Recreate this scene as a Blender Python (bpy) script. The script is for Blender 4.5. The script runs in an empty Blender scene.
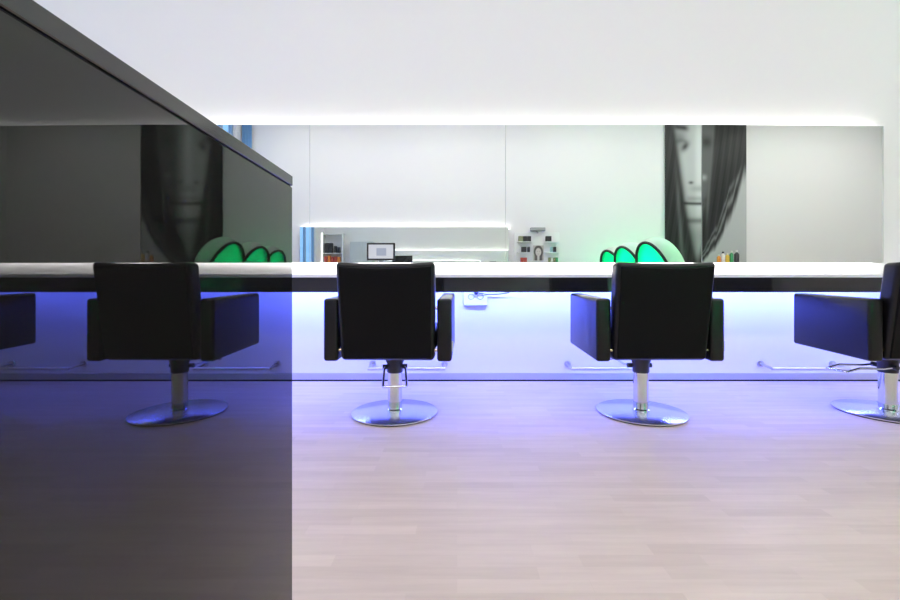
import bpy, bmesh, math, random
from mathutils import Vector, Matrix
random.seed(7)
S = bpy.context.scene
COL = S.collection
F = 410.0; VX = 457.0; VY = 288.0; EYE = 0.75
YW = 3.306            # back wall (with the mirrors)
YM = 3.216; FILLW = 48.; YO = -2.27            # opposite wall, behind the viewpoint
XL = -4.56; XR = 9.6; ZC = 4.6

# ---------------------------------------------------------------- materials
def mat(name, col=(.8, .8, .8), rough=.5, metal=0., spec=.5, ior=None, emit=None, es=0., coat=0.):
    m = bpy.data.materials.new(name); m.use_nodes = True
    b = m.node_tree.nodes['Principled BSDF']
    b.inputs['Base Color'].default_value = (*col, 1)
    b.inputs['Roughness'].default_value = rough
    b.inputs['Metallic'].default_value = metal
    b.inputs['Specular IOR Level'].default_value = spec
    b.inputs['Coat Weight'].default_value = coat
    if ior: b.inputs['IOR'].default_value = ior
    if emit:
        b.inputs['Emission Color'].default_value = (*emit, 1)
        b.inputs['Emission Strength'].default_value = es
    return m

def noise_bump(m, scale=200., strength=.1, dist=.002):
    nt = m.node_tree; b = nt.nodes['Principled BSDF']
    tc = nt.nodes.new('ShaderNodeTexCoord')
    n = nt.nodes.new('ShaderNodeTexNoise'); n.inputs['Scale'].default_value = scale
    bp = nt.nodes.new('ShaderNodeBump'); bp.inputs['Strength'].default_value = strength
    bp.inputs['Distance'].default_value = dist
    nt.links.new(tc.outputs['Object'], n.inputs['Vector'])
    nt.links.new(n.outputs['Fac'], bp.inputs['Height'])
    nt.links.new(bp.outputs['Normal'], b.inputs['Normal'])
    return m

def attr_mat(name, rough=.5):
    m = mat(name, rough=rough, spec=.3); nt = m.node_tree
    a = nt.nodes.new('ShaderNodeVertexColor'); a.layer_name = 'print'
    nt.links.new(a.outputs['Color'], nt.nodes['Principled BSDF'].inputs['Base Color'])
    return m

def floor_mat():
    m = mat('floor planks', rough=.38, spec=.35); nt = m.node_tree; b = nt.nodes['Principled BSDF']
    N = nt.nodes.new; L = nt.links.new
    tc = N('ShaderNodeTexCoord')
    br = N('ShaderNodeTexBrick')
    br.offset = .37; br.offset_frequency = 2
    br.inputs['Scale'].default_value = 1
    br.inputs['Mortar Size'].default_value = .0008
    br.inputs['Mortar Smooth'].default_value = .3
    br.inputs['Bias'].default_value = 0
    br.inputs['Brick Width'].default_value = .34
    br.inputs['Row Height'].default_value = .048
    br.inputs['Color1'].default_value = (0, 0, 0, 1)
    br.inputs['Color2'].default_value = (1, 1, 1, 1)
    br.inputs['Mortar'].default_value = (.3, .3, .3, 1)
    L(tc.outputs['Object'], br.inputs['Vector'])
    mp = N('ShaderNodeMapping'); mp.inputs['Scale'].default_value = (1.6, 22, 1)
    L(tc.outputs['Object'], mp.inputs['Vector'])
    n1 = N('ShaderNodeTexNoise'); n1.inputs['Scale'].default_value = 1.5; n1.inputs['Detail'].default_value = 6
    n1.inputs['Roughness'].default_value = .65
    L(mp.outputs['Vector'], n1.inputs['Vector'])
    n2 = N('ShaderNodeTexNoise'); n2.inputs['Scale'].default_value = 2.2; n2.inputs['Detail'].default_value = 3
    L(tc.outputs['Object'], n2.inputs['Vector'])
    mx = N('ShaderNodeMix'); mx.data_type = 'FLOAT'; mx.inputs[0].default_value = .74
    L(br.outputs['Color'], mx.inputs[2]); L(n1.outputs['Fac'], mx.inputs[3])
    mx2 = N('ShaderNodeMix'); mx2.data_type = 'FLOAT'; mx2.inputs[0].default_value = .25
    L(mx.outputs[0], mx2.inputs[2]); L(n2.outputs['Fac'], mx2.inputs[3])
    cr = N('ShaderNodeValToRGB')
    cr.color_ramp.elements[0].position = .2; cr.color_ramp.elements[0].color = (*FL0, 1)
    cr.color_ramp.elements[1].position = .75; cr.color_ramp.elements[1].color = (*FL1, 1)
    L(mx2.outputs[0], cr.inputs['Fac'])
    L(cr.outputs['Color'], b.inputs['Base Color'])
    bp = N('ShaderNodeBump'); bp.inputs['Strength'].default_value = .06; bp.inputs['Distance'].default_value = .004
    L(mx.outputs[0], bp.inputs['Height']); L(bp.outputs['Normal'], b.inputs['Normal'])
    return m
FL0 = (.48, .38, .34); FL1 = (.66, .545, .495)

M = dict(
    wall=noise_bump(mat('white wall paint', (.80, .785, .785), .75, spec=.2), 300, .05),
    ceil=mat('ceiling paint', (.86, .86, .86), .8, spec=.1),
    floor=floor_mat(),
    base=mat('brushed aluminium skirting', (.55, .55, .58), .4, .7),
    gap=mat('dark joint', (.02, .02, .022), .7),
    mirror=mat('mirror silver', (.845, .88, .86), .0, 1.),
    mback=mat('mirror back board', (.8, .8, .8), .5),
    mseam=mat('mirror edge', (.25, .28, .27), .3),
    led=mat('white light strip', (.9, .9, .9), emit=(1., .985, .96), es=14.),
    ledlow=mat('white lower light strip', (.9, .9, .9), emit=(1., .985, .97), es=40.),
    ledv=mat('upright light strip', (.9, .9, .9), emit=(1., .99, .97), es=3.),
    curtain=mat('blue curtain', (.22, .42, .70), .8, spec=.1),
    blue=mat('blue light strip', (.5, .5, .9), emit=(.085, .125, 1.), es=225.),
    white=mat('white lacquer', (.82, .82, .82), .3),
    blackgloss=mat('black gloss fascia', (.012, .012, .014), .06, spec=.6),
    leather=noise_bump(mat('black leather', (.004, .0038, .0045), .33, spec=.36), 420, .10, .001),
    leather2=noise_bump(mat('black leather back', (.0035, .0033, .004), .5, spec=.12), 420, .12, .001),
    chrome=mat('polished chrome', (.72, .72, .74), .09, 1.),
    steel=mat('brushed steel', (.62, .62, .64), .3, 1.),
    disc=mat('polished disc', (.74, .74, .77), .27, 1.),
    rubber=mat('black rubber', (.012, .012, .012), .6),
    brass=mat('brass spacer', (.75, .62, .38), .25, 1.),
    tagm=mat('pale tag', (.6, .6, .58), .5),
    glass_black=mat('black glass', (.009, .008, .008), .012, spec=.5, ior=1.56),
    cap=mat('dark grey cap', (.022, .021, .021), .14, spec=.5, ior=1.75),
    plastic_dark=mat('dark plastic', (.02, .02, .022), .4),
    plastic_grey=mat('grey plastic', (.35, .35, .37), .4),
    cabgrey=mat('grey cabinet', (.52, .55, .55), .5),
    frame=mat('window frame', (.25, .36, .5), .4),
    lamp=mat('ceiling lamp diffuser', (.9, .9, .9), emit=(1., .975, .96), es=5.3),
    lamp2=mat('rear lamp diffuser', (.9, .9, .9), emit=(1., .975, .96), es=10.),
    lamphouse=mat('lamp housing', (.8, .8, .8), .4),
    greenseat=mat('green upholstery', (.02, .55, .25), .4),
    rimm=mat('dark rim', (.012, .02, .016), .35),
    poster=attr_mat('printed poster', .45),
    print=attr_mat('printed card', .5),
    red=mat('red box', (.45, .07, .05), .45), orange=mat('orange bottle', (.8, .25, .04), .4),
    green=mat('green bottle', (.05, .3, .12), .4), yellow=mat('yellow bottle', (.8, .55, .08), .4),
    cream=mat('cream bottle', (.75, .72, .66), .4), darkbox=mat('dark box', (.03, .03, .035), .45),
    olive=mat('olive box', (.22, .24, .12), .45), cyanm=mat('pale teal bottle', (.3, .5, .48), .4),
    tan=mat('wood shelf', (.7, .68, .64), .5),
)

def glass_mat():
    m = bpy.data.materials.new('clear pane'); m.use_nodes = True; nt = m.node_tree; nt.nodes.clear()
    o = nt.nodes.new('ShaderNodeOutputMaterial'); t = nt.nodes.new('ShaderNodeBsdfTransparent')
    g = nt.nodes.new('ShaderNodeBsdfGlossy'); g.inputs['Roughness'].default_value = .0
    t.inputs['Color'].default_value = (.88, .95, 1., 1)
    x = nt.nodes.new('ShaderNodeMixShader')
    x.inputs[0].default_value = .05; nt.links.new(t.outputs[0], x.inputs[1]); nt.links.new(g.outputs[0], x.inputs[2])
    nt.links.new(x.outputs[0], o.inputs[0]); return m
M['pane'] = glass_mat()

def shell_mat():
    m = bpy.data.materials.new('translucent white shell'); m.use_nodes = True; nt = m.node_tree; nt.nodes.clear()
    o = nt.nodes.new('ShaderNodeOutputMaterial')
    d = nt.nodes.new('ShaderNodeBsdfDiffuse'); d.inputs['Color'].default_value = (.85, .9, .87, 1)
    t = nt.nodes.new('ShaderNodeBsdfTranslucent'); t.inputs['Color'].default_value = (.85, .92, .88, 1)
    g = nt.nodes.new('ShaderNodeBsdfGlossy'); g.inputs['Roughness'].default_value = .15
    x = nt.nodes.new('ShaderNodeMixShader'); x.inputs[0].default_value = .42
    y = nt.nodes.new('ShaderNodeMixShader'); y.inputs[0].default_value = .04
    nt.links.new(d.outputs[0], x.inputs[1]); nt.links.new(t.outputs[0], x.inputs[2])
    nt.links.new(x.outputs[0], y.inputs[1]); nt.links.new(g.outputs[0], y.inputs[2])
    nt.links.new(y.outputs[0], o.inputs[0]); return m
M['shell'] = shell_mat()
M['lining'] = M['shell'].copy(); M['lining'].name = 'green translucent lining'
for nd in M['lining'].node_tree.nodes:
    if nd.type in ('BSDF_DIFFUSE', 'BSDF_TRANSLUCENT'): nd.inputs['Color'].default_value = (.04, .72, .48, 1)
    if nd.type == 'MIX_SHADER' and abs(nd.inputs[0].default_value - .42) < .01: nd.inputs[0].default_value = .5

# ---------------------------------------------------------------- mesh helpers
def obj(name, bm, m, parent=None, smooth=False):
    bmesh.ops.recalc_face_normals(bm, faces=bm.faces)
    me = bpy.data.meshes.new(name); bm.to_mesh(me); bm.free()
    o = bpy.data.objects.new(name, me); COL.objects.link(o)
    me.materials.append(M[m] if isinstance(m, str) else m)
    if smooth:
        for p in me.polygons: p.use_smooth = True
        try: me.set_sharp_from_angle(angle=math.radians(40))
        except Exception: pass
    if parent: o.parent = parent
    return o

def box(bm, x0, x1, y0, y1, z0, z1, bev=0., seg=2):
    r = bmesh.ops.create_cube(bm, size=1)
    vs = r['verts']
    for v in vs:
        v.co = Vector(((x0 + x1) / 2 + v.co.x * (x1 - x0), (y0 + y1) / 2 + v.co.y * (y1 - y0), (z0 + z1) / 2 + v.co.z * (z1 - z0)))
    if bev:
        es = list({e for v in vs for e in v.link_edges})
        bmesh.ops.bevel(bm, geom=es, offset=bev, segments=seg, profile=.5, affect='EDGES')
    return bm

def bx(*a, **k): return box(bmesh.new(), *a, **k)

def cyl(bm, p0, p1, r0, r1=None, n=32):
    p0, p1 = Vector(p0), Vector(p1); r1 = r0 if r1 is None else r1
    d = p1 - p0; L = d.length; q = d.to_track_quat('Z', 'Y').to_matrix().to_4x4()
    mx = Matrix.Translation((p0 + p1) / 2) @ q
    bmesh.ops.create_cone(bm, cap_ends=True, segments=n, radius1=r0, radius2=r1, depth=L, matrix=mx)
    return bm

def lathe(bm, prof, n=64):
    rings = []
    for r, z in prof:
        if r < 1e-6: rings.append([bm.verts.new((0, 0, z))])
        else: rings.append([bm.verts.new((r * math.cos(2 * math.pi * i / n), r * math.sin(2 * math.pi * i / n), z)) for i in range(n)])
    for a, b in zip(rings, rings[1:]):
        for i in range(n):
            j = (i + 1) % n
            if len(a) == 1: bm.faces.new((a[0], b[j], b[i]))
            elif len(b) == 1: bm.faces.new((a[i], a[j], b[0]))
            else: bm.faces.new((a[i], a[j], b[j], b[i]))
    return bm

def tube(bm, pts, r, n=10, closed=False):
    pts = [Vector(p) for p in pts]; N = len(pts); rings = []
    up = None
    for i, p in enumerate(pts):
        if closed: t = (pts[(i + 1) % N] - pts[i - 1]).normalized()
        else: t = (pts[min(i + 1, N - 1)] - pts[max(i - 1, 0)]).normalized()
        if up is None:
            up = Vector((0, 0, 1)) if abs(t.z) < .9 else Vector((1, 0, 0))
        a = (up - t * up.dot(t))
        if a.length < 1e-5: a = t.orthogonal()
        a.normalize(); up = a; b = t.cross(a)
        rings.append([bm.verts.new(p + r * (a * math.cos(2 * math.pi * k / n) + b * math.sin(2 * math.pi * k / n))) for k in range(n)])
    rng = range(N) if closed else range(N - 1)
    for i in rng:
        A, B = rings[i], rings[(i + 1) % N]
        for k in range(n):
            bm.faces.new((A[k], A[(k + 1) % n], B[(k + 1) % n], B[k]))
    if not closed:
        bm.faces.new(rings[0][::-1]); bm.faces.new(rings[-1])
    return bm

def prism_x(bm, yz, x0, x1, bev=0., seg=3):
    a = [bm.verts.new((x0, y, z)) for y, z in yz]; b = [bm.verts.new((x1, y, z)) for y, z in yz]
    n = len(yz); fs = [bm.faces.new(a), bm.faces.new(b[::-1])]
    for i in range(n):
        fs.append(bm.faces.new((a[i], b[i], b[(i + 1) % n], a[(i + 1) % n])))
    if bev:
        es = list({e for f in fs for e in f.edges})
        bmesh.ops.bevel(bm, geom=es, offset=bev, segments=seg, profile=.5, affect='EDGES')
    return bm

def tag(o, label, cat, group=None):
    o['label'] = label; o['category'] = cat
    if group: o['group'] = group
    return o
def thing(name, label, cat, loc=(0, 0, 0), rz=0., group=None):
    o = bpy.data.objects.new(name, None); COL.objects.link(o); o.empty_display_size = .1
    o.location = loc; o.rotation_euler = (0, 0, rz)
    return tag(o, label, cat, group)
def struct(name, bm, m, parent=None):
    o = obj(name, bm, m, parent)
    if not parent: o['kind'] = 'structure'
    return o
def dup(root, loc, rz, label):
    r = root.copy(); COL.objects.link(r); r.location = loc; r.rotation_euler = (0, 0, rz); r['label'] = label
    for ch in list(root.children):
        c = ch.copy(); COL.objects.link(c); c.parent = r
        for g in list(ch.children):
            d = g.copy(); COL.objects.link(d); d.parent = c
    return r
def P(px, py, Z): return ((px - VX) * Z / F, EYE - (py - VY) * Z / F)    # pixel at distance Z -> X, height

# ---------------------------------------------------------------- the room
T = .15
struct('floor', bx(XL - T, XR + T, YO - T, YW + T, -.1, 0), 'floor')
struct('ceiling', bx(XL - T, XR + T, YO - T, YW + T, ZC, ZC + .1), 'ceil')
struct('wall_back', bx(XL - T, XR + T, YW, YW + T, 0, ZC), 'wall')
struct('wall_front', bx(XL - T, XR + T, YO - T, YO, 0, ZC), 'wall')
struct('wall_right', bx(XR, XR + T, YO, YW, 0, ZC), 'wall')
# left wall with two tall windows
W1 = (-2.0, -1.2); W2 = (.9, 2.42); WZ = (.15, 4.35)
bm = bmesh.new()
for y0, y1 in ((YO, W1[0]), (W1[1], W2[0]), (W2[1], YW)): box(bm, XL - T, XL, y0, y1, 0, ZC)
for y0, y1 in (W1, W2):
    box(bm, XL - T, XL, y0, y1, 0, WZ[0]); box(bm, XL - T, XL, y0, y1, WZ[1], ZC)
struct('wall_left', bm, 'wall')
for k, (y0, y1) in enumerate((W1, W2)):
    bm = bmesh.new(); w = .05; xa, xb = XL - .11, XL - .04
    box(bm, xa, xb, y0, y0 + w, *WZ); box(bm, xa, xb, y1 - w, y1, *WZ)
    box(bm, xa, xb, y0 + w, y1 - w, WZ[0], WZ[0] + w); box(bm, xa, xb, y0 + w, y1 - w, WZ[1] - w, WZ[1])
    ym = (y0 + y1) / 2
    box(bm, xa, xb, ym - w / 2, ym + w / 2, WZ[0] + w, WZ[1] - w)
    fr = struct('window_%d' % (k + 1), bm, 'frame')
    obj('pane', bx(XL - .08, XL - .072, y0 + w, ym - w / 2, WZ[0] + w, WZ[1] - w), 'pane', fr)
    obj('pane', bx(XL - .08, XL - .072, ym + w / 2, y1 - w, WZ[0] + w, WZ[1] - w), 'pane', fr)
# skirting along the back wall with a dark joint under it
bb = struct('baseboard_back', bx(XL, XR, YW - .014, YW, .014, .066, bev=.002), 'base')
g = obj('joint', bx(XL, XR, YW - .008, YW, 0, .014), 'gap', bb)
struct('baseboard_front', bx(XL, XR, YO, YO + .014, 0, .066, bev=.002), 'base')

# ---------------------------------------------------------------- mirrors on the back wall
MZ0, MZ1 = P(0, 262.8, YM)[1], P(0, 124.6, YM)[1]
seams = [-2.70, -1.155, .380, 1.922, 3.381]
mlabels = ['large frameless wall mirror behind the dark glass partition, leftmost of the row',
           'large frameless wall mirror behind the leftmost salon chair, reflecting the monitor',
           'large frameless wall mirror behind the middle chair, reflecting the green hooded chairs',
           'large frameless wall mirror at the right end of the row, beside the poster reflection']
mdepth = .09
for i in range(4):
    x0, x1 = seams[i] + .001, seams[i + 1] - (.004 if i == 2 else .001)
    hw = (x1 - x0) / 2
    rz = .0215 if i == 3 else 0.
    t = thing('wall_mirror', mlabels[i], 'mirror', (x0 + hw * math.cos(rz), YW - mdepth + hw * math.sin(rz), 0), rz, 'wall mirrors above the long counter')
    obj('mirror_glass', bx(-hw, hw, 0, .006, MZ0, MZ1), 'mirror', t)
    obj('back_board', bx(-hw + .004, hw - .004, .006, .020, MZ0 + .004, MZ1 - .004), 'mback', t)
    obj('edge_strip', bx(-hw - .0015, -hw, -.001, .02, MZ0, MZ1), 'mseam', t)
# white light strips on top of and below the mirrors, hidden behind the glass
def strip_light(name, label, x0, x1, y0, y1, z0, z1, m, ch):
    t = thing(name, label, 'light strip', (0, 0, 0), 0)
    obj('diffuser', bx(x0, x1, y0, y1, z0, z1), m, t)
    obj('channel', bx(x0, x1, *ch), 'base', t)
strip_light('light_strip', 'white light strip along the top edge of the wall mirrors', -2.68, 3.33, YW - .036, YW - .018, MZ1 - .03, MZ1 - .018, 'led', (YW - .030, YW, MZ1 - .04, MZ1 - .03))
strip_light('light_strip', 'white light strip under the wall mirrors just above the counter', -2.68, 3.34, YW - .036, YW - .018, MZ0 + .012, MZ0 + .024, 'ledlow', (YW - .030, YW, MZ0 + .024, MZ0 + .034))

# ---------------------------------------------------------------- counter
YF = 2.97; CX0, CX1 = -2.8, 3.44
ZT = .850; ZB0 = .7195; ZB1 = .8265
t = thing('styling_counter', 'long white wall counter with glossy black front edge under the mirrors', 'counter', (0, 0, 0))
obj('worktop', bx(CX0, CX1, YF, YW - .003, ZB1, ZT, bev=.002), 'white', t)
obj('fascia', bx(CX0, CX1, YF + .001, YF + .022, ZB0, ZB1, bev=.001), 'blackgloss', t)
for x in (-2.79, 3.41): obj('end_panel', bx(x, x + .02, YF + .022, YW - .003, ZB0, ZB1), 'white', t)
strip_light('light_strip', 'blue light strip hidden under the long counter', -2.7, 3.38, YW - .225, YW - .195, ZB1 - .018, ZB1 - .006, 'blue', (YW - .227, YW - .193, ZB1 - .006, ZB1))

# socket box with plug and cable under the counter
xa, zb = P(463.5, 305, YW); xb, _ = P(487, 305, YW)
t = thing('socket_box', 'white socket box on the wall under the counter between the first two chairs', 'socket', (0, 0, 0))
obj('housing', bx(xa, xb, YW - .03, YW, zb, zb + .13, bev=.004), 'white', t)
obj('shadow_strip', bx(xa + .006, xb - .002, YW - .033, YW - .001, zb - .005, zb, bev=.001), 'plastic_grey', t)  # grey strip drawn in as the shadow line under the housing
for cx in (xa + .062, xa + .135):
    bm = bmesh.new(); tube(bm, [(cx + .024 * math.cos(a), YW - .032, zb + .068 + .020 * math.sin(a)) for a in [i * math.pi / 12 * 2 for i in range(12)]], .0035, 8, True)
    obj('socket_ring', bm, 'plastic_grey', t, True)
bm = cyl(bmesh.new(), (xa + .10, YW - .03, zb + .10), (xa + .10, YW - .07, zb + .10), .018, .014, 20)
tag(obj('plug', bm, 'plastic_dark', None, True), 'dark plug pushed into the white socket box', 'plug')
bm = tube(bmesh.new(), [(xa + .10 + s * .26, YW - .07 + .03 * math.sin(s * 3), zb + .10 - .014 * math.sin(s * math.pi)) for s in [i / 16 for i in range(17)]], .004, 8)
tag(obj('cable', bm, 'plastic_dark', None, True), 'short dark cable running right from the socket box under the counter', 'cable')

# ---------------------------------------------------------------- wall footrests
def footrest(xc, label):
    t = thing('footrest', label, 'footrest', (xc, YW, 0), 0, 'wall mounted footrests')
    yb = -.135; z = .125; L = .30
    bm = tube(bmesh.new(), [(-L, yb, z), (L, yb, z)], .0125, 16); obj('bar', bm, 'steel', t, True)
    for s in (-1, 1):
        bm = tube(bmesh.new(), [(s * (L - .01), yb, z), (s * (L - .01), yb * .6, z + .008), (s * (L - .01), -.006, z + .014)], .010, 12)
        b = obj('bracket', bm, 'steel', t, True)
        bm = cyl(bmesh.new(), (s * (L - .01), -.008, z + .014), (s * (L - .01), 0, z + .014), .026, n=24); obj('wall_plate', bm, 'steel', b, True)
footrest(-.39, 'steel wall footrest behind the leftmost salon chair')
footrest(1.18, 'steel wall footrest behind the middle salon chair')
footrest(2.735, 'steel wall footrest left of the rightmost salon chair')

# ---------------------------------------------------------------- salon chairs
def loops(bm, xs, zs):
    for x in xs:
        bmesh.ops.bisect_plane(bm, geom=bm.verts[:] + bm.edges[:] + bm.faces[:], plane_co=(x, 0, 0), plane_no=(1, 0, 0))
    for z in zs:
        bmesh.ops.bisect_plane(bm, geom=bm.verts[:] + bm.edges[:] + bm.faces[:], plane_co=(0, 0, z), plane_no=(0, 0, 1))
BZ0, BZ1 = .355, .889
def bend_back(bm, sag=.010):
    for v in bm.verts:
        h = (v.co.z - BZ0) / (BZ1 - BZ0)
        v.co.x *= .975 + .03 * h
        q = 1 - (v.co.x / .26) ** 2
        v.co.y += -.235 - .075 * h - .012 * q * h
        if h > .5: v.co.z -= sag * max(q, 0) * (h - .5) * 2

def make_chair(name, label, loc, rz):
    t = thing(name, label, 'chair', loc, rz, 'black salon chairs at the counter')
    xs = [-.24 + .06 * i for i in range(9)]; zs = [BZ0 + (BZ1 - BZ0) * i / 9 for i in range(1, 9)]
    bm = bx(-.262, .262, 0, .092, BZ0, BZ1, bev=.024, seg=5); loops(bm, xs, zs); bend_back(bm)
    back = obj('backrest', bm, 'leather', t, True)
    bm = bx(-.245, .245, -.006, .006, BZ0 + .012, BZ1 - .024, bev=.005, seg=3); loops(bm, xs, zs)
    bend_back(bm, .014); obj('back_cover', bm, 'leather2', back, True)
    # seat
    bm = bx(-.262, .262, -.165, .29, .40, .525, bev=.03, seg=5)
    for v in bm.verts:
        if v.co.z > .5: v.co.z -= .012 * (1 - (v.co.x / .26) ** 2)
    obj('seat', bm, 'leather', t, True)
    for s in (-1, 1):
        bm = prism_x(bmesh.new(), [(-.24, .350), (-.24, .692), (.27, .717), (.27, .383)], s * .27, s * .35, .0155, 4)
        arm = obj('armrest', bm, 'leather', t, True)
        for z in (.64, .41):
            bm = cyl(bmesh.new(), (s * .235, -.215, z), (s * .285, -.215, z), .0085, n=16); obj('spacer', bm, 'brass', arm, True)
        if s > 0:
            obj('tag', bx(.3495, .358, -.225, -.205, .405, .46, bev=.001), 'tagm', arm)
    # underside, collar and column
    obj('seat_plate', bx(-.16, .16, -.12, .17, .375, .40, bev=.008), 'plastic_dark', t)
    bm = lathe(bmesh.new(), [(0, .245), (.043, .245), (.047, .250), (.047, .30), (.055, .315), (.055, .378), (0, .378)], 40)
    obj('collar', bm, 'plastic_dark', t, True)
    bm = lathe(bmesh.new(), [(0, .01), (.050, .01), (.050, .026), (.0425, .032), (.0425, .247), (0, .247)], 48)
    obj('column', bm, 'chrome', t, True)
    bm = lathe(bmesh.new(), [(0, .004), (.248, .004), (.254, .008), (.254, .013), (.250, .016), (.06, .022), (0, .022)], 96)
    ds = obj('base_disc', bm, 'disc', t, True)
    bm = lathe(bmesh.new(), [(0, 0), (.244, 0), (.246, .006), (0, .006)], 96); obj('rubber_ring', bm, 'rubber', ds, True)
    return t
def add_lever(ch, ang, zend=.236):
    R = Matrix.Rotation(ang, 4, 'Z')
    w = .062; pts = [(-w * .9, .02, .285), (-w, .10, .280 - (.236 - zend) * -.1), (-w, .24, zend + .019)]
    n = 6
    arc = [(-w + .018 * (1 - math.cos(a)), .31 + .018 * math.sin(a), zend) for a in [math.pi / 2 * i / n for i in range(n + 1)]]
    half = pts + arc
    full = half + [(-x, y, z) for x, y, z in half[::-1]]
    bm = tube(bmesh.new(), [R @ Vector(p) for p in full], .0068, 10)
    lv = obj('pump_lever', bm, 'chrome', ch, True)
    for s in (-1, 1):
        bm = cyl(bmesh.new(), R @ Vector((s * .040, 0.02, .283)), R @ Vector((s * .072, .02, .283)), .014, n=20)
        obj('pivot', bm, 'plastic_dark', lv, True)
YC = 2.46
ch = make_chair('salon_chair', 'black leather salon chair with pump loop hanging in front, leftmost of the three', (-.372, YC, 0), math.radians(-1.5))
ch2 = dup(ch, (1.103, YC, 0), math.radians(.5), 'black leather salon chair in the middle, standing fully in view before the green hooded chairs')
ch3 = dup(ch, (2.585, YC, 0), math.radians(0), 'black leather salon chair cut off by the right edge of the photo')
add_lever(ch, math.radians(190)); add_lever(ch2, math.radians(0), .27); add_lever(ch3, math.radians(92), .262)

# ---------------------------------------------------------------- dark glass partition beside the viewpoint
XP = -.28; PY0, PY1 = -1.15, .697
t = thing('glass_partition', 'low black glass partition with dark grey top cap in the left foreground', 'partition', (0, 0, 0))
obj('core', bx(XP - .09, XP - .012, PY0, PY1 - .002, 0, .921), 'gap', t)
obj('glass_panel', bx(XP - .012, XP, PY0, PY1, .0, .9212, bev=.0008, seg=1), 'glass_black', t)
obj('top_cap', bx(XP - .10, XP + .0005, PY0, PY1 + .001, .9235, .9405, bev=.001, seg=1), 'cap', t)
obj('cap_joint', bx(XP - .085, XP - .003, PY0, PY1 - .0005, .9205, .9236), 'gap', t)

# ---------------------------------------------------------------- the far side of the room, seen in the mirrors
OX0, OX1 = -3.30, 1.08
t = thing('wall_mirror', 'wide mirror on the opposite wall, seen reflected behind the monitor', 'mirror', (0, YO, 0))
obj('mirror_glass', bx(OX0, OX1, .084, .09, .96, MZ1), 'mirror', t)
obj('back_board', bx(OX0 + .004, OX1 - .004, .07, .084, .965, MZ1 - .004), 'mback', t)
strip_light('light_strip', 'white light strip along the top of the mirror on the opposite wall', OX0 + .02, OX1 + .03, YO + .03, YO + .048, MZ1 - .03, MZ1 - .018, 'led', (YO, YO + .044, MZ1 - .04, MZ1 - .03))

bm = bmesh.new(); n = 40; top = []; bot = []
for k in range(n + 1):
    x = XL + .02 + .21 * k / n; y = YO + .05 + .022 * math.sin(k / n * 2 * math.pi * 3.5)
    top.append(bm.verts.new((x, y, 4.4))); bot.append(bm.verts.new((x, y, .03)))
for k in range(n): bm.faces.new((bot[k], bot[k + 1], top[k + 1], top[k]))
o = obj('curtain', bm, 'curtain', None, True); md = o.modifiers.new('thickness', 'SOLIDIFY'); md.thickness = .004
tag(o, 'narrow blue curtain hanging in the corner of the room', 'curtain')
# unseen green lamp added to tint the wall behind the hooded chairs
t = thing('added_green_fill', 'unseen green lamp added on the floor to tint the opposite wall beside the poster', 'lamp', (3.75, YO + .42, 0))
obj('housing', bx(-.45, .45, -.06, .06, 0, .30, bev=.006), 'plastic_dark', t)
tag_l = bpy.data.lights.new('green_fill', 'AREA'); tag_l.shape = 'RECTANGLE'; tag_l.size = .8; tag_l.size_y = .08; tag_l.color = (.03, 1., .42); tag_l.energy = FILLW
lo = bpy.data.objects.new('green_fill', tag_l); COL.objects.link(lo); lo.parent = t; lo.location = (0, 0, .305); lo.rotation_euler = (math.radians(180 - 12), 0, 0)

# reception table with monitor and telephone (seen in the mirror)
Zm = 7.2; ym = 2 * YM - Zm
t = thing('reception_table', 'tall white reception table carrying the monitor and telephone', 'table', (-1.2, ym - .05, 0))
obj('table_top', bx(-.55, .55, -.30, .30, 1.10, 1.135, bev=.004), 'white', t)
for sx in (-1, 1):
    for sy in (-1, 1): obj('leg', bx(sx * .5 - .02, sx * .5 + .02, sy * .26 - .02, sy * .26 + .02, 0, 1.10), 'steel', t)
def screen_mat():
    m = mat('display screen', (.02, .02, .02), .3); nt = m.node_tree; b = nt.nodes['Principled BSDF']
    tc = nt.nodes.new('ShaderNodeTexCoord'); sp = nt.nodes.new('ShaderNodeSeparateXYZ')
    nt.links.new(tc.outputs['Generated'], sp.inputs[0])
    def band(sock, a, c):
        g = nt.nodes.new('ShaderNodeMath'); g.operation = 'COMPARE'
        g.inputs[1].default_value = (a + c) / 2; g.inputs[2].default_value = (c - a) / 2
        nt.links.new(sp.outputs[sock], g.inputs[0]); return g
    p = nt.nodes.new('ShaderNodeMath'); p.operation = 'MULTIPLY'
    nt.links.new(band(0, .32, .72).outputs[0], p.inputs[0]); nt.links.new(band(2, .2, .75).outputs[0], p.inputs[1])
    mx = nt.nodes.new('ShaderNodeMix'); mx.data_type = 'RGBA'
    mx.inputs[6].default_value = (.72, .72, .80, 1); mx.inputs[7].default_value = (.42, .45, .58, 1)
    nt.links.new(p.outputs[0], mx.inputs[0]); nt.links.new(mx.outputs[2], b.inputs['Emission Color'])
    b.inputs['Emission Strength'].default_value = .95
    return m
xa, zt = P(367, 243, Zm); xb, zb = P(395, 260.3, Zm)
t = thing('monitor', 'flat computer monitor with dark bezel showing a pale window, seen in the mirror', 'monitor', (0, ym, 0))
obj('bezel', bx(xa, xb, -.02, .015, zb, zt, bev=.005), 'plastic_dark', t)
obj('screen', bx(xa + .03, xb - .03, .0145, .0165, zb + .03, zt - .03), screen_mat(), t)
xm = (xa + xb) / 2
obj('stand', bx(xm - .03, xm + .03, -.035, -.018, 1.14, zb + .12, bev=.004), 'plastic_grey', t)
obj('foot', bx(xm - .12, xm + .12, -.12, .07, 1.135, 1.148, bev=.004), 'plastic_grey', t)
xa, _ = P(405, 260, Zm)
t = thing('telephone', 'black cordless telephone on the reception table, right of the monitor', 'telephone', (xa, ym, 1.135))
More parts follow.
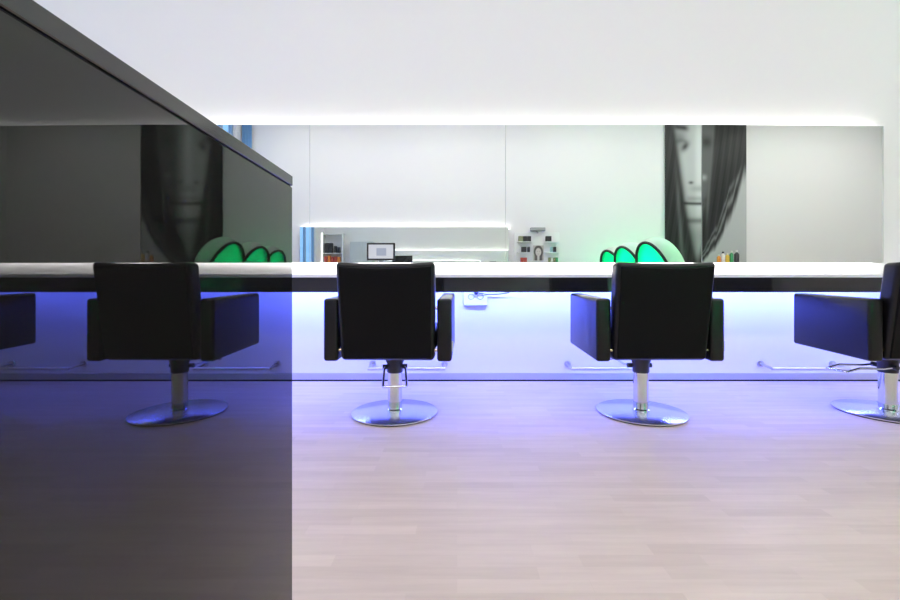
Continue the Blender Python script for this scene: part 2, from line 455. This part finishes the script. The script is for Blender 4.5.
obj('cradle', bx(-.026, .026, -.04, .04, 0, .04, bev=.008, seg=3), 'plastic_dark', t)
bm = bx(-.016, .016, -.014, .014, .0, .125, bev=.008, seg=3)
for v in bm.verts:
    v.co = Matrix.Rotation(math.radians(38), 3, 'Y') @ v.co + Vector((-.02, 0, .045))
obj('handset', bm, 'plastic_dark', t, True)

# product display beside the opposite mirror
Zd = 8.55; yd = 2 * YM - Zd
xa, zt = P(515, 231.5, Zd); xb, _ = P(561, 231.5, Zd)
zlow = 1.0
t = thing('display_board', 'white product display board with small shelves around a portrait, seen in the mirror', 'shelf', (0, YO, 0))
obj('board', bx(xa, xb, 0, .03, zlow, zt, bev=.003), 'white', t)
rows = [(241.2, [(519, 523.5, 'olive'), (523.8, 527.5, 'darkbox'), (527.8, 531.5, 'darkbox')], [(546.3, 552, 'darkbox')]),
        (252.0, [(522, 526.8, 'darkbox'), (528, 530.4, 'darkbox')], [(551, 553.5, 'cyanm'), (553.8, 556.8, 'darkbox')]),
        (262.0, [(521, 524, 'red'), (524.3, 527.3, 'red')], [(549, 551, 'olive'), (551.6, 553.6, 'tan'), (554.2, 556, 'olive'), (556.6, 558.6, 'green')])]
plab = {
 (0, 0, 0): 'olive product box at the left of the top left display shelf',
 (0, 0, 1): 'dark product box in the middle of the top left display shelf',
 (0, 0, 2): 'dark product box at the right of the top left display shelf',
 (0, 1, 0): 'single dark product box on the top right display shelf',
 (1, 0, 0): 'wide dark product box on the middle left display shelf',
 (1, 0, 1): 'slim dark product box on the middle left display shelf nearest the portrait',
 (1, 1, 0): 'slim teal product box on the middle right display shelf nearest the portrait',
 (1, 1, 1): 'dark product box on the middle right display shelf',
 (2, 0, 0): 'left of the two red product boxes on the lowest display shelf',
 (2, 0, 1): 'right of the two red product boxes on the lowest display shelf',
 (2, 1, 0): 'slim olive product box on the lowest right display shelf nearest the portrait',
 (2, 1, 1): 'slim pale product box on the lowest right display shelf',
 (2, 1, 2): 'slim olive product box beside the green one on the lowest display shelf',
 (2, 1, 3): 'slim green product box at the far right of the lowest display shelf'}
for r, (yb, lf, rt) in enumerate(rows):
    for s, items in enumerate((lf, rt)):
        zz = P(0, yb, Zd)[1]
        x0 = P(517.5 if s == 0 else 545, 0, Zd)[0]; x1 = P(532.5 if s == 0 else 559.5, 0, Zd)[0]
        obj('shelf_ledge', bx(x0, x1, .03, .13, zz - .012, zz), 'white', t)
        for k, (a, b, m) in enumerate(items):
            h = (5.4 if r < 2 else 4.6) * Zd / F
            o = bx(P(a, 0, Zd)[0], P(b, 0, Zd)[0], YO + .05, YO + .11, zz, zz + h, bev=.003)
            tag(obj('product_box', o, m), plab[(r, s, k)], 'box', 'product boxes on the display board')

def print_grid(name, x0, x1, z0, z1, y, fn, nx, nz, m, parent=None, thick=.012):
    bm = bmesh.new(); lay = bm.verts.layers.float_color.new('print'); vs = []
    for j in range(nz + 1):
        row = []
        for i in range(nx + 1):
            u, v = i / nx, j / nz
            p = bm.verts.new((x0 + (x1 - x0) * u, y, z0 + (z1 - z0) * v)); c = fn(u, v); p[lay] = (*c, 1); row.append(p)
        vs.append(row)
    for j in range(nz):
        for i in range(nx): bm.faces.new((vs[j][i], vs[j + 1][i], vs[j + 1][i + 1], vs[j][i + 1]))
    bd = [e for e in bm.edges if e.is_boundary]
    r = bmesh.ops.extrude_edge_only(bm, edges=bd)
    nv = [g for g in r['geom'] if isinstance(g, bmesh.types.BMVert)]
    for q in nv: q.co.y -= thick
    bmesh.ops.contextual_create(bm, geom=[e for e in bm.edges if e.is_boundary])
    return obj(name, bm, m, parent)
def G(d, s): return math.exp(-(d / s) ** 2)
def sst(a, b, x):
    x = min(1, max(0, (x - a) / (b - a))); return x * x * (3 - 2 * x)
def portrait(u, v):
    x = (u - .5) * 1.0; z = (v - .56) * 1.35
    f = 1 - sst(.24, .30, math.hypot(x, z * .75)); hair = 1 - sst(.38, .46, math.hypot(x * .95, (z - .02) * .72))
    neck = (1 - sst(.08, .12, abs(x))) * (1 if v < .4 else 0)
    c = .55; c = c * (1 - hair) + .10 * hair
    if v < .35: c = c * (1 - (1 - sst(.3, .45, abs(x)))) + .12 * (1 - sst(.3, .45, abs(x)))
    k = max(f, neck); skin = .62 - .3 * G(math.hypot(abs(x) - .11, z - .06), .05) - .25 * G(math.hypot(x * .5, z + .18), .04)
    c = c * (1 - k) + skin * k
    return (c, c * .92, c * .88)
xa, zt = P(534, 245, Zd); xb, zb = P(544.6, 260.2, Zd)
t = thing('portrait', 'small portrait photograph of a dark haired woman in the middle of the display board', 'picture', (0, YO + .05, 0))
print_grid('picture', xa, xb, zb, zt, .006, portrait, 24, 30, 'print', t)
obj('mount', bx(xa - .006, xb + .006, -.02, -.004, zb - .006, zt + .006), 'white', t)
xa, zt = P(531, 227, Zd); xb, zb = P(546, 230.6, Zd)
t = thing('picture_light', 'grey picture light above the display board', 'lamp', (0, YO, 0))
obj('hood', bx(xa, xb, .03, .12, zb, zt, bev=.012, seg=3), 'plastic_grey', t)
obj('arm', bx((xa + xb) / 2 - .015, (xa + xb) / 2 + .015, 0, .06, zb - .04, zb + .01), 'plastic_grey', t)

# large black and white poster on the opposite wall
PX0, PX1 = 4.39, 6.48; PZ0, PZ1 = .0, 4.45
def lerp(tab, y):
    if y <= tab[0][0]: return tab[0][1]
    for (a, b), (c, d) in zip(tab, tab[1:]):
        if y <= c: return b + (d - b) * (y - a) / (c - a)
    return tab[-1][1]
XLT = [(90, 667), (124, 671), (150, 675), (180, 679), (200, 682), (225, 686), (245, 690), (262, 694), (300, 696)]
XRT = [(90, 733), (124, 733), (160, 731), (190, 727), (205, 723), (225, 716), (245, 706), (262, 700), (300, 698)]
def strand(x, y):
    s = 0
    for k, (fr, sl) in enumerate(((.9, .10), (2.1, .16), (3.7, .13))):
        s += math.sin(fr * (x + sl * (y - 120)) + 2.3 * k + .8 * math.sin(y * .03 + k)) / (k + 1)
    return s
def poster(u, v):
    x = 665 + 99 * u; z = PZ0 + (PZ1 - PZ0) * v; y = VY - (z - EYE) * F / 8.68
    hair = .020 + .007 * strand(x, y) + .10 * G(x - (729 - (y - 124) * .07), 1.6) * (1 if y < 200 else G(y - 200, 20))
    hair += .07 * G(x - (673 + (y - 124) * .07), 2.0) * sst(150, 200, y)
    # pale ground at the lower right, behind the strands
    edge = lerp([(90, 775), (150, 768), (170, 762), (200, 752), (230, 740), (250, 728), (262, 716), (300, 700)], y) + .9 * strand(x * .5, y * .4)
    bgm = sst(-2, 4, x - edge); c = hair * (1 - bgm) + .47 * bgm
    # hair strand highlights along the edge
    c += .16 * G(x - edge + 5, 1.3) * sst(160, 180, y) + .10 * G(x - edge + 9, 1.0) * sst(170, 190, y)
    xl, xr = lerp(XLT, y), lerp(XRT, y)
    fm = sst(-1, 5, x - xl) * (1 - sst(-7, 1, x - xr))
    tone = .50 * sst(-3, 9, x - xl) * (1 - .82 * sst(701, 716, x)) * (1 - .55 * sst(205, 240, y)) + .04
    tone *= .85 + .3 * G(x - 699, 4)
    # brow, eye socket, lid
    tone *= 1 - .90 * G((y - 128 - .15 * (x - 682)) / 3.4, 1) * sst(668, 678, x) * (1 - sst(684, 692, x))
    tone *= 1 - .55 * math.exp(-((x - 680) / 7) ** 2 - ((y - 139) / 9) ** 2)
    tone *= 1 - .88 * math.exp(-(((x - 685) * .8 + (y - 147) * .6) / 3.2) ** 2 - (((y - 147) * .8 - (x - 685) * .6) / 5.5) ** 2)
    tone *= 1 - .35 * G(y - (141 + .05 * (x - 681) ** 2), 2.4) * sst(673, 677, x) * (1 - sst(685, 689, x))
    # far eye in the shade
    tone *= 1 - .7 * math.exp(-((x - 722) / 7) ** 2 - ((y - 140) / 6) ** 2)
    # nose
    tone *= 1 - .85 * math.exp(-((x - 691) / 2.4) ** 2 - ((y - 183) / 1.5) ** 2)
    tone *= 1 - .8 * math.exp(-((x - 707) / 2.6) ** 2 - ((y - 182) / 1.7) ** 2)
    tone += .22 * math.exp(-((x - 719.5) / 3) ** 2 - ((y - 176) / 3) ** 2)
    tone *= 1 - .35 * math.exp(-((x - 699) / 8) ** 2 - ((y - 189) / 3.5) ** 2)
    # mouth
    tone *= 1 - .9 * G(y - (204 - .002 * (x - 700) ** 2), 1.7) * sst(680, 685, x) * (1 - sst(716, 721, x))
    tone *= 1 - .35 * G(y - 199, 2.6) * sst(684, 690, x)
    tone *= 1 - .6 * G(y - 221, 3) * sst(682, 688, x)
    c = c * (1 - fm) + max(tone, .015) * fm
    c = min(max(c, .008), .8)
    return (c * .97, c, c * .99)
t = thing('poster', 'huge black and white poster of a long haired face, seen in the right mirror', 'poster', (0, YO, 0))
print_grid('print', PX0, PX1, PZ0, PZ1, .05, poster, 110, 220, 'poster', t, .008)
obj('board', bx(PX0 + .01, PX1 - .01, .02, .042, PZ0, PZ1 - .01), 'mback', t)

# display stand with bottles in front of the poster
Zs = 8.3; ys = 2 * YM - Zs; z0 = 1.27
t = thing('display_stand', 'slim white display stand carrying bottles in front of the poster', 'stand', (5.82, ys, 0))
obj('top_tray', bx(-.26, .26, -.12, .12, z0 - .025, z0, bev=.004), 'white', t)
obj('post', bx(-.03, .03, -.03, .03, .02, z0 - .025), 'steel', t)
obj('foot', bx(-.2, .2, -.15, .15, 0, .02, bev=.004), 'steel', t)
for nm, dx, r, h, m, lb in (('bottle', -.20, .035, .17, 'orange', 'orange bottle at the left end of the display stand before the poster'),
                      ('bottle', -.11, .04, .23, 'cream', 'cream bottle second from the left on the display stand'),
                      ('bottle', -.02, .04, .20, 'yellow', 'yellow bottle in the middle of the display stand'),
                      ('bottle', .07, .035, .25, 'green', 'green bottle second from the right on the display stand'),
                      ('bottle', .18, .045, .26, 'darkbox', 'dark bottle at the right end of the display stand')):
    t = thing(nm, lb, 'bottle', (5.82 + dx, ys, z0), 0, 'bottles on the display stand')
    obj('body', lathe(bmesh.new(), [(0, 0), (r, 0), (r, h * .68), (r * .45, h * .80), (r * .4, h * .86), (0, h * .86)], 24), m, t, True)
    obj('bottle_cap', lathe(bmesh.new(), [(0, h * .84), (r * .5, h * .84), (r * .5, h), (0, h)], 20), 'cream' if m != 'cream' else 'darkbox', t, True)

# hooded chairs glowing green, in a row along the room
def hood_chair(loc, sc, label, rz=0.):
    t = thing('hooded_chair', label, 'chair', loc, rz, 'green glowing hooded chairs')
    rx, ry, rzz = .43, .32, .66; cz = .90
    n = Vector((-.90, .36, -.26)).normalized()
    bm = bmesh.new(); bmesh.ops.create_uvsphere(bm, u_segments=48, v_segments=32, radius=1)
    for v in bm.verts: v.co = Vector((v.co.x * rx, v.co.y * ry, v.co.z * rzz))
    bmesh.ops.bisect_plane(bm, geom=bm.verts[:] + bm.edges[:] + bm.faces[:], plane_co=n * .05, plane_no=n, clear_outer=True)
    for v in bm.verts:
        v.co.x -= .10 * max(v.co.z, 0); v.co.z += cz
    # ordered boundary for the rim
    be = [e for e in bm.edges if e.is_boundary]; loop = []
    v = be[0].verts[0]; prev = None
    while True:
        loop.append(v.co.copy())
        e = [e for e in v.link_edges if e.is_boundary and e is not prev][0]
        prev = e; v = e.other_vert(v)
        if (v.co - loop[0]).length < 1e-6: break
    bm2 = bm.copy()
    for v in bm2.verts: v.co = Vector((v.co.x * .965, v.co.y * .965, cz + (v.co.z - cz) * .965))
    s = obj('shell', bm, 'shell', t, True)
    obj('lining', bm2, 'lining', t, True)
    md = s.modifiers.new('thickness', 'SOLIDIFY'); md.thickness = .012; md.offset = 1
    obj('rim', tube(bmesh.new(), loop, .024, 10, True), 'rimm', t, True)
    bm = bx(-.28, .16, -.24, .24, .42, .54, bev=.05, seg=4); obj('seat', bm, 'greenseat', t, True)
    bm = lathe(bmesh.new(), [(0, 0), (.26, 0), (.26, .02), (.06, .05), (.06, .30), (.1, .34), (0, .34)], 40); obj('pedestal', bm, 'steel', t, True)
    L = bpy.data.lights.new('green_lamp', 'SPOT'); L.spot_size = math.radians(165); L.spot_blend = .4; L.color = (.03, 1., .45); L.energy = GREENW; L.shadow_soft_size = .06
    lo = bpy.data.objects.new('green_lamp', L); COL.objects.link(lo); lo.parent = t; lo.location = (-.12, .06, 1.0); lo.rotation_euler = Vector((.9, -.35, .35)).to_track_quat('-Z', 'Y').to_euler()
    t.scale = (sc,) * 3
    return t
GREENW = 40.
for (px, Z, lb) in ((659, 6.6, 'white hooded chair glowing green inside, largest and nearest of the three'),
                    (634.5, 7.3, 'white hooded chair glowing green inside, middle of the three'),
                    (618.5, 8.0, 'white hooded chair glowing green inside, smallest and leftmost in the mirror')):
    hood_chair(((px - VX) * Z / F, 2 * YM - Z, 0), 1., lb)

# far left end of the mirror wall: product shelf and grey cabinet (seen twice reflected)
t = thing('product_shelf', 'tall white product shelf at the left end of the mirror wall', 'shelf', (-4.2, YW - .16, 0))
for s in (-1, 1): obj('side_panel', bx(s * .34 - .02, s * .34 + .02, -.13, .15, 0, 2.6), 'white', t)
zz = (.10, .55, 1.0, 1.60, 1.93, 2.58)
for z in zz: obj('shelf_board', bx(-.32, .32, -.13, .15, z - .02, z), 'white', t)
for k, (dx, w, h, m, row) in enumerate(((-.22, .13, .34, 'darkbox', 4), (-.08, .13, .34, 'darkbox', 4), (.08, .08, .24, 'darkbox', 4), (.19, .08, .2, 'darkbox', 4),
                                        (-.24, .09, .22, 'red', 3), (-.13, .09, .24, 'orange', 3), (-.02, .09, .2, 'red', 3), (.09, .09, .22, 'red', 3), (.2, .09, .2, 'orange', 3))):
    lb = ['tall black box at the left of the upper shelf', 'second tall black box on the upper shelf', 'short black box on the upper shelf beside the tall ones', 'shortest black box at the right of the upper shelf',
          'red box at the left end of the lower shelf', 'orange box left of centre on the lower shelf', 'red box in the middle of the lower shelf', 'red box right of centre on the lower shelf', 'orange box at the right end of the lower shelf'][k]
    o = obj('product_box', bx(-4.2 + dx - w / 2, -4.2 + dx + w / 2, YW - .24, YW - .12, zz[row], zz[row] + h, bev=.004), m)
    tag(o, lb + ' in the tall product shelf', 'box', 'product boxes in the tall shelf')
tag(obj('light_strip', bx(-4.545, -4.52, YW - .33, YW - .30, .2, 2.6), 'ledv'), 'upright white light strip at the left side of the tall product shelf', 'light strip')
t = thing('tall_cabinet', 'tall grey cabinet standing between the product shelf and the wall mirrors', 'cabinet', (-3.2, YW - .225, 0))
obj('body', bx(-.38, .38, -.16, .2, 0, 2.3, bev=.003), 'cabgrey', t)
for s in (-1, 1):
    d = obj('door', bx(min(s * .002, s * .378), max(s * .002, s * .378), -.18, -.161, .06, 2.28, bev=.002), 'cabgrey', t)
    obj('handle', bx(s * .04 - .006, s * .04 + .006, -.205, -.18, 1.0, 1.2), 'steel', d)

# ---------------------------------------------------------------- ceiling lamps, daylight, camera
names = ['over the left end of the counter', 'over the black glass partition', 'over the middle chair', 'in front of the poster', 'at the far right of the room']
for row, (y, wh) in enumerate(((.9, 'row nearer the counter'), (-.75, 'row nearer the poster'))):
    for k, x in enumerate((-2.9, -.3, 2.4, 5.1, 7.9)):
        t = thing('ceiling_lamp', 'white ceiling lamp in the %s, %s' % (wh, ('leftmost', 'second from left', 'middle one', 'second from right', 'rightmost')[k]), 'lamp', (x, y, ZC), 0, 'ceiling lamps')
        obj('housing', bx(-1.05, 1.05, -.35, .35, -.05, 0, bev=.004), 'lamphouse', t)
        obj('diffuser', bx(-1.0, 1.0, -.3, .3, -.062, -.05), 'lamp2' if row else 'lamp', t)

w = bpy.data.worlds.new('daylight'); S.world = w; w.use_nodes = True
bg = w.node_tree.nodes['Background']; bg.inputs[0].default_value = (.38, .62, 1., 1); bg.inputs[1].default_value = 1.5

cam = bpy.data.cameras.new('camera'); co = bpy.data.objects.new('camera', cam); COL.objects.link(co)
co.location = (0, 0, EYE); co.rotation_euler = (math.pi / 2, 0, 0)
cam.sensor_width = 36; cam.lens = 36 * F / 900; cam.clip_start = .02
cam.shift_x = -(VX - 450) / 900; cam.shift_y = -(300 - VY) / 900
S.camera = co
S.view_settings.view_transform = 'Standard'; S.view_settings.look = 'None'
S.view_settings.exposure = 0; S.view_settings.gamma = 1; S.view_settings.use_curve_mapping = False
c = S.cycles
c.max_bounces = 14; c.diffuse_bounces = 5; c.glossy_bounces = 10; c.transmission_bounces = 8; c.transparent_max_bounces = 8
c.use_denoising = True; c.sample_clamp_indirect = 8
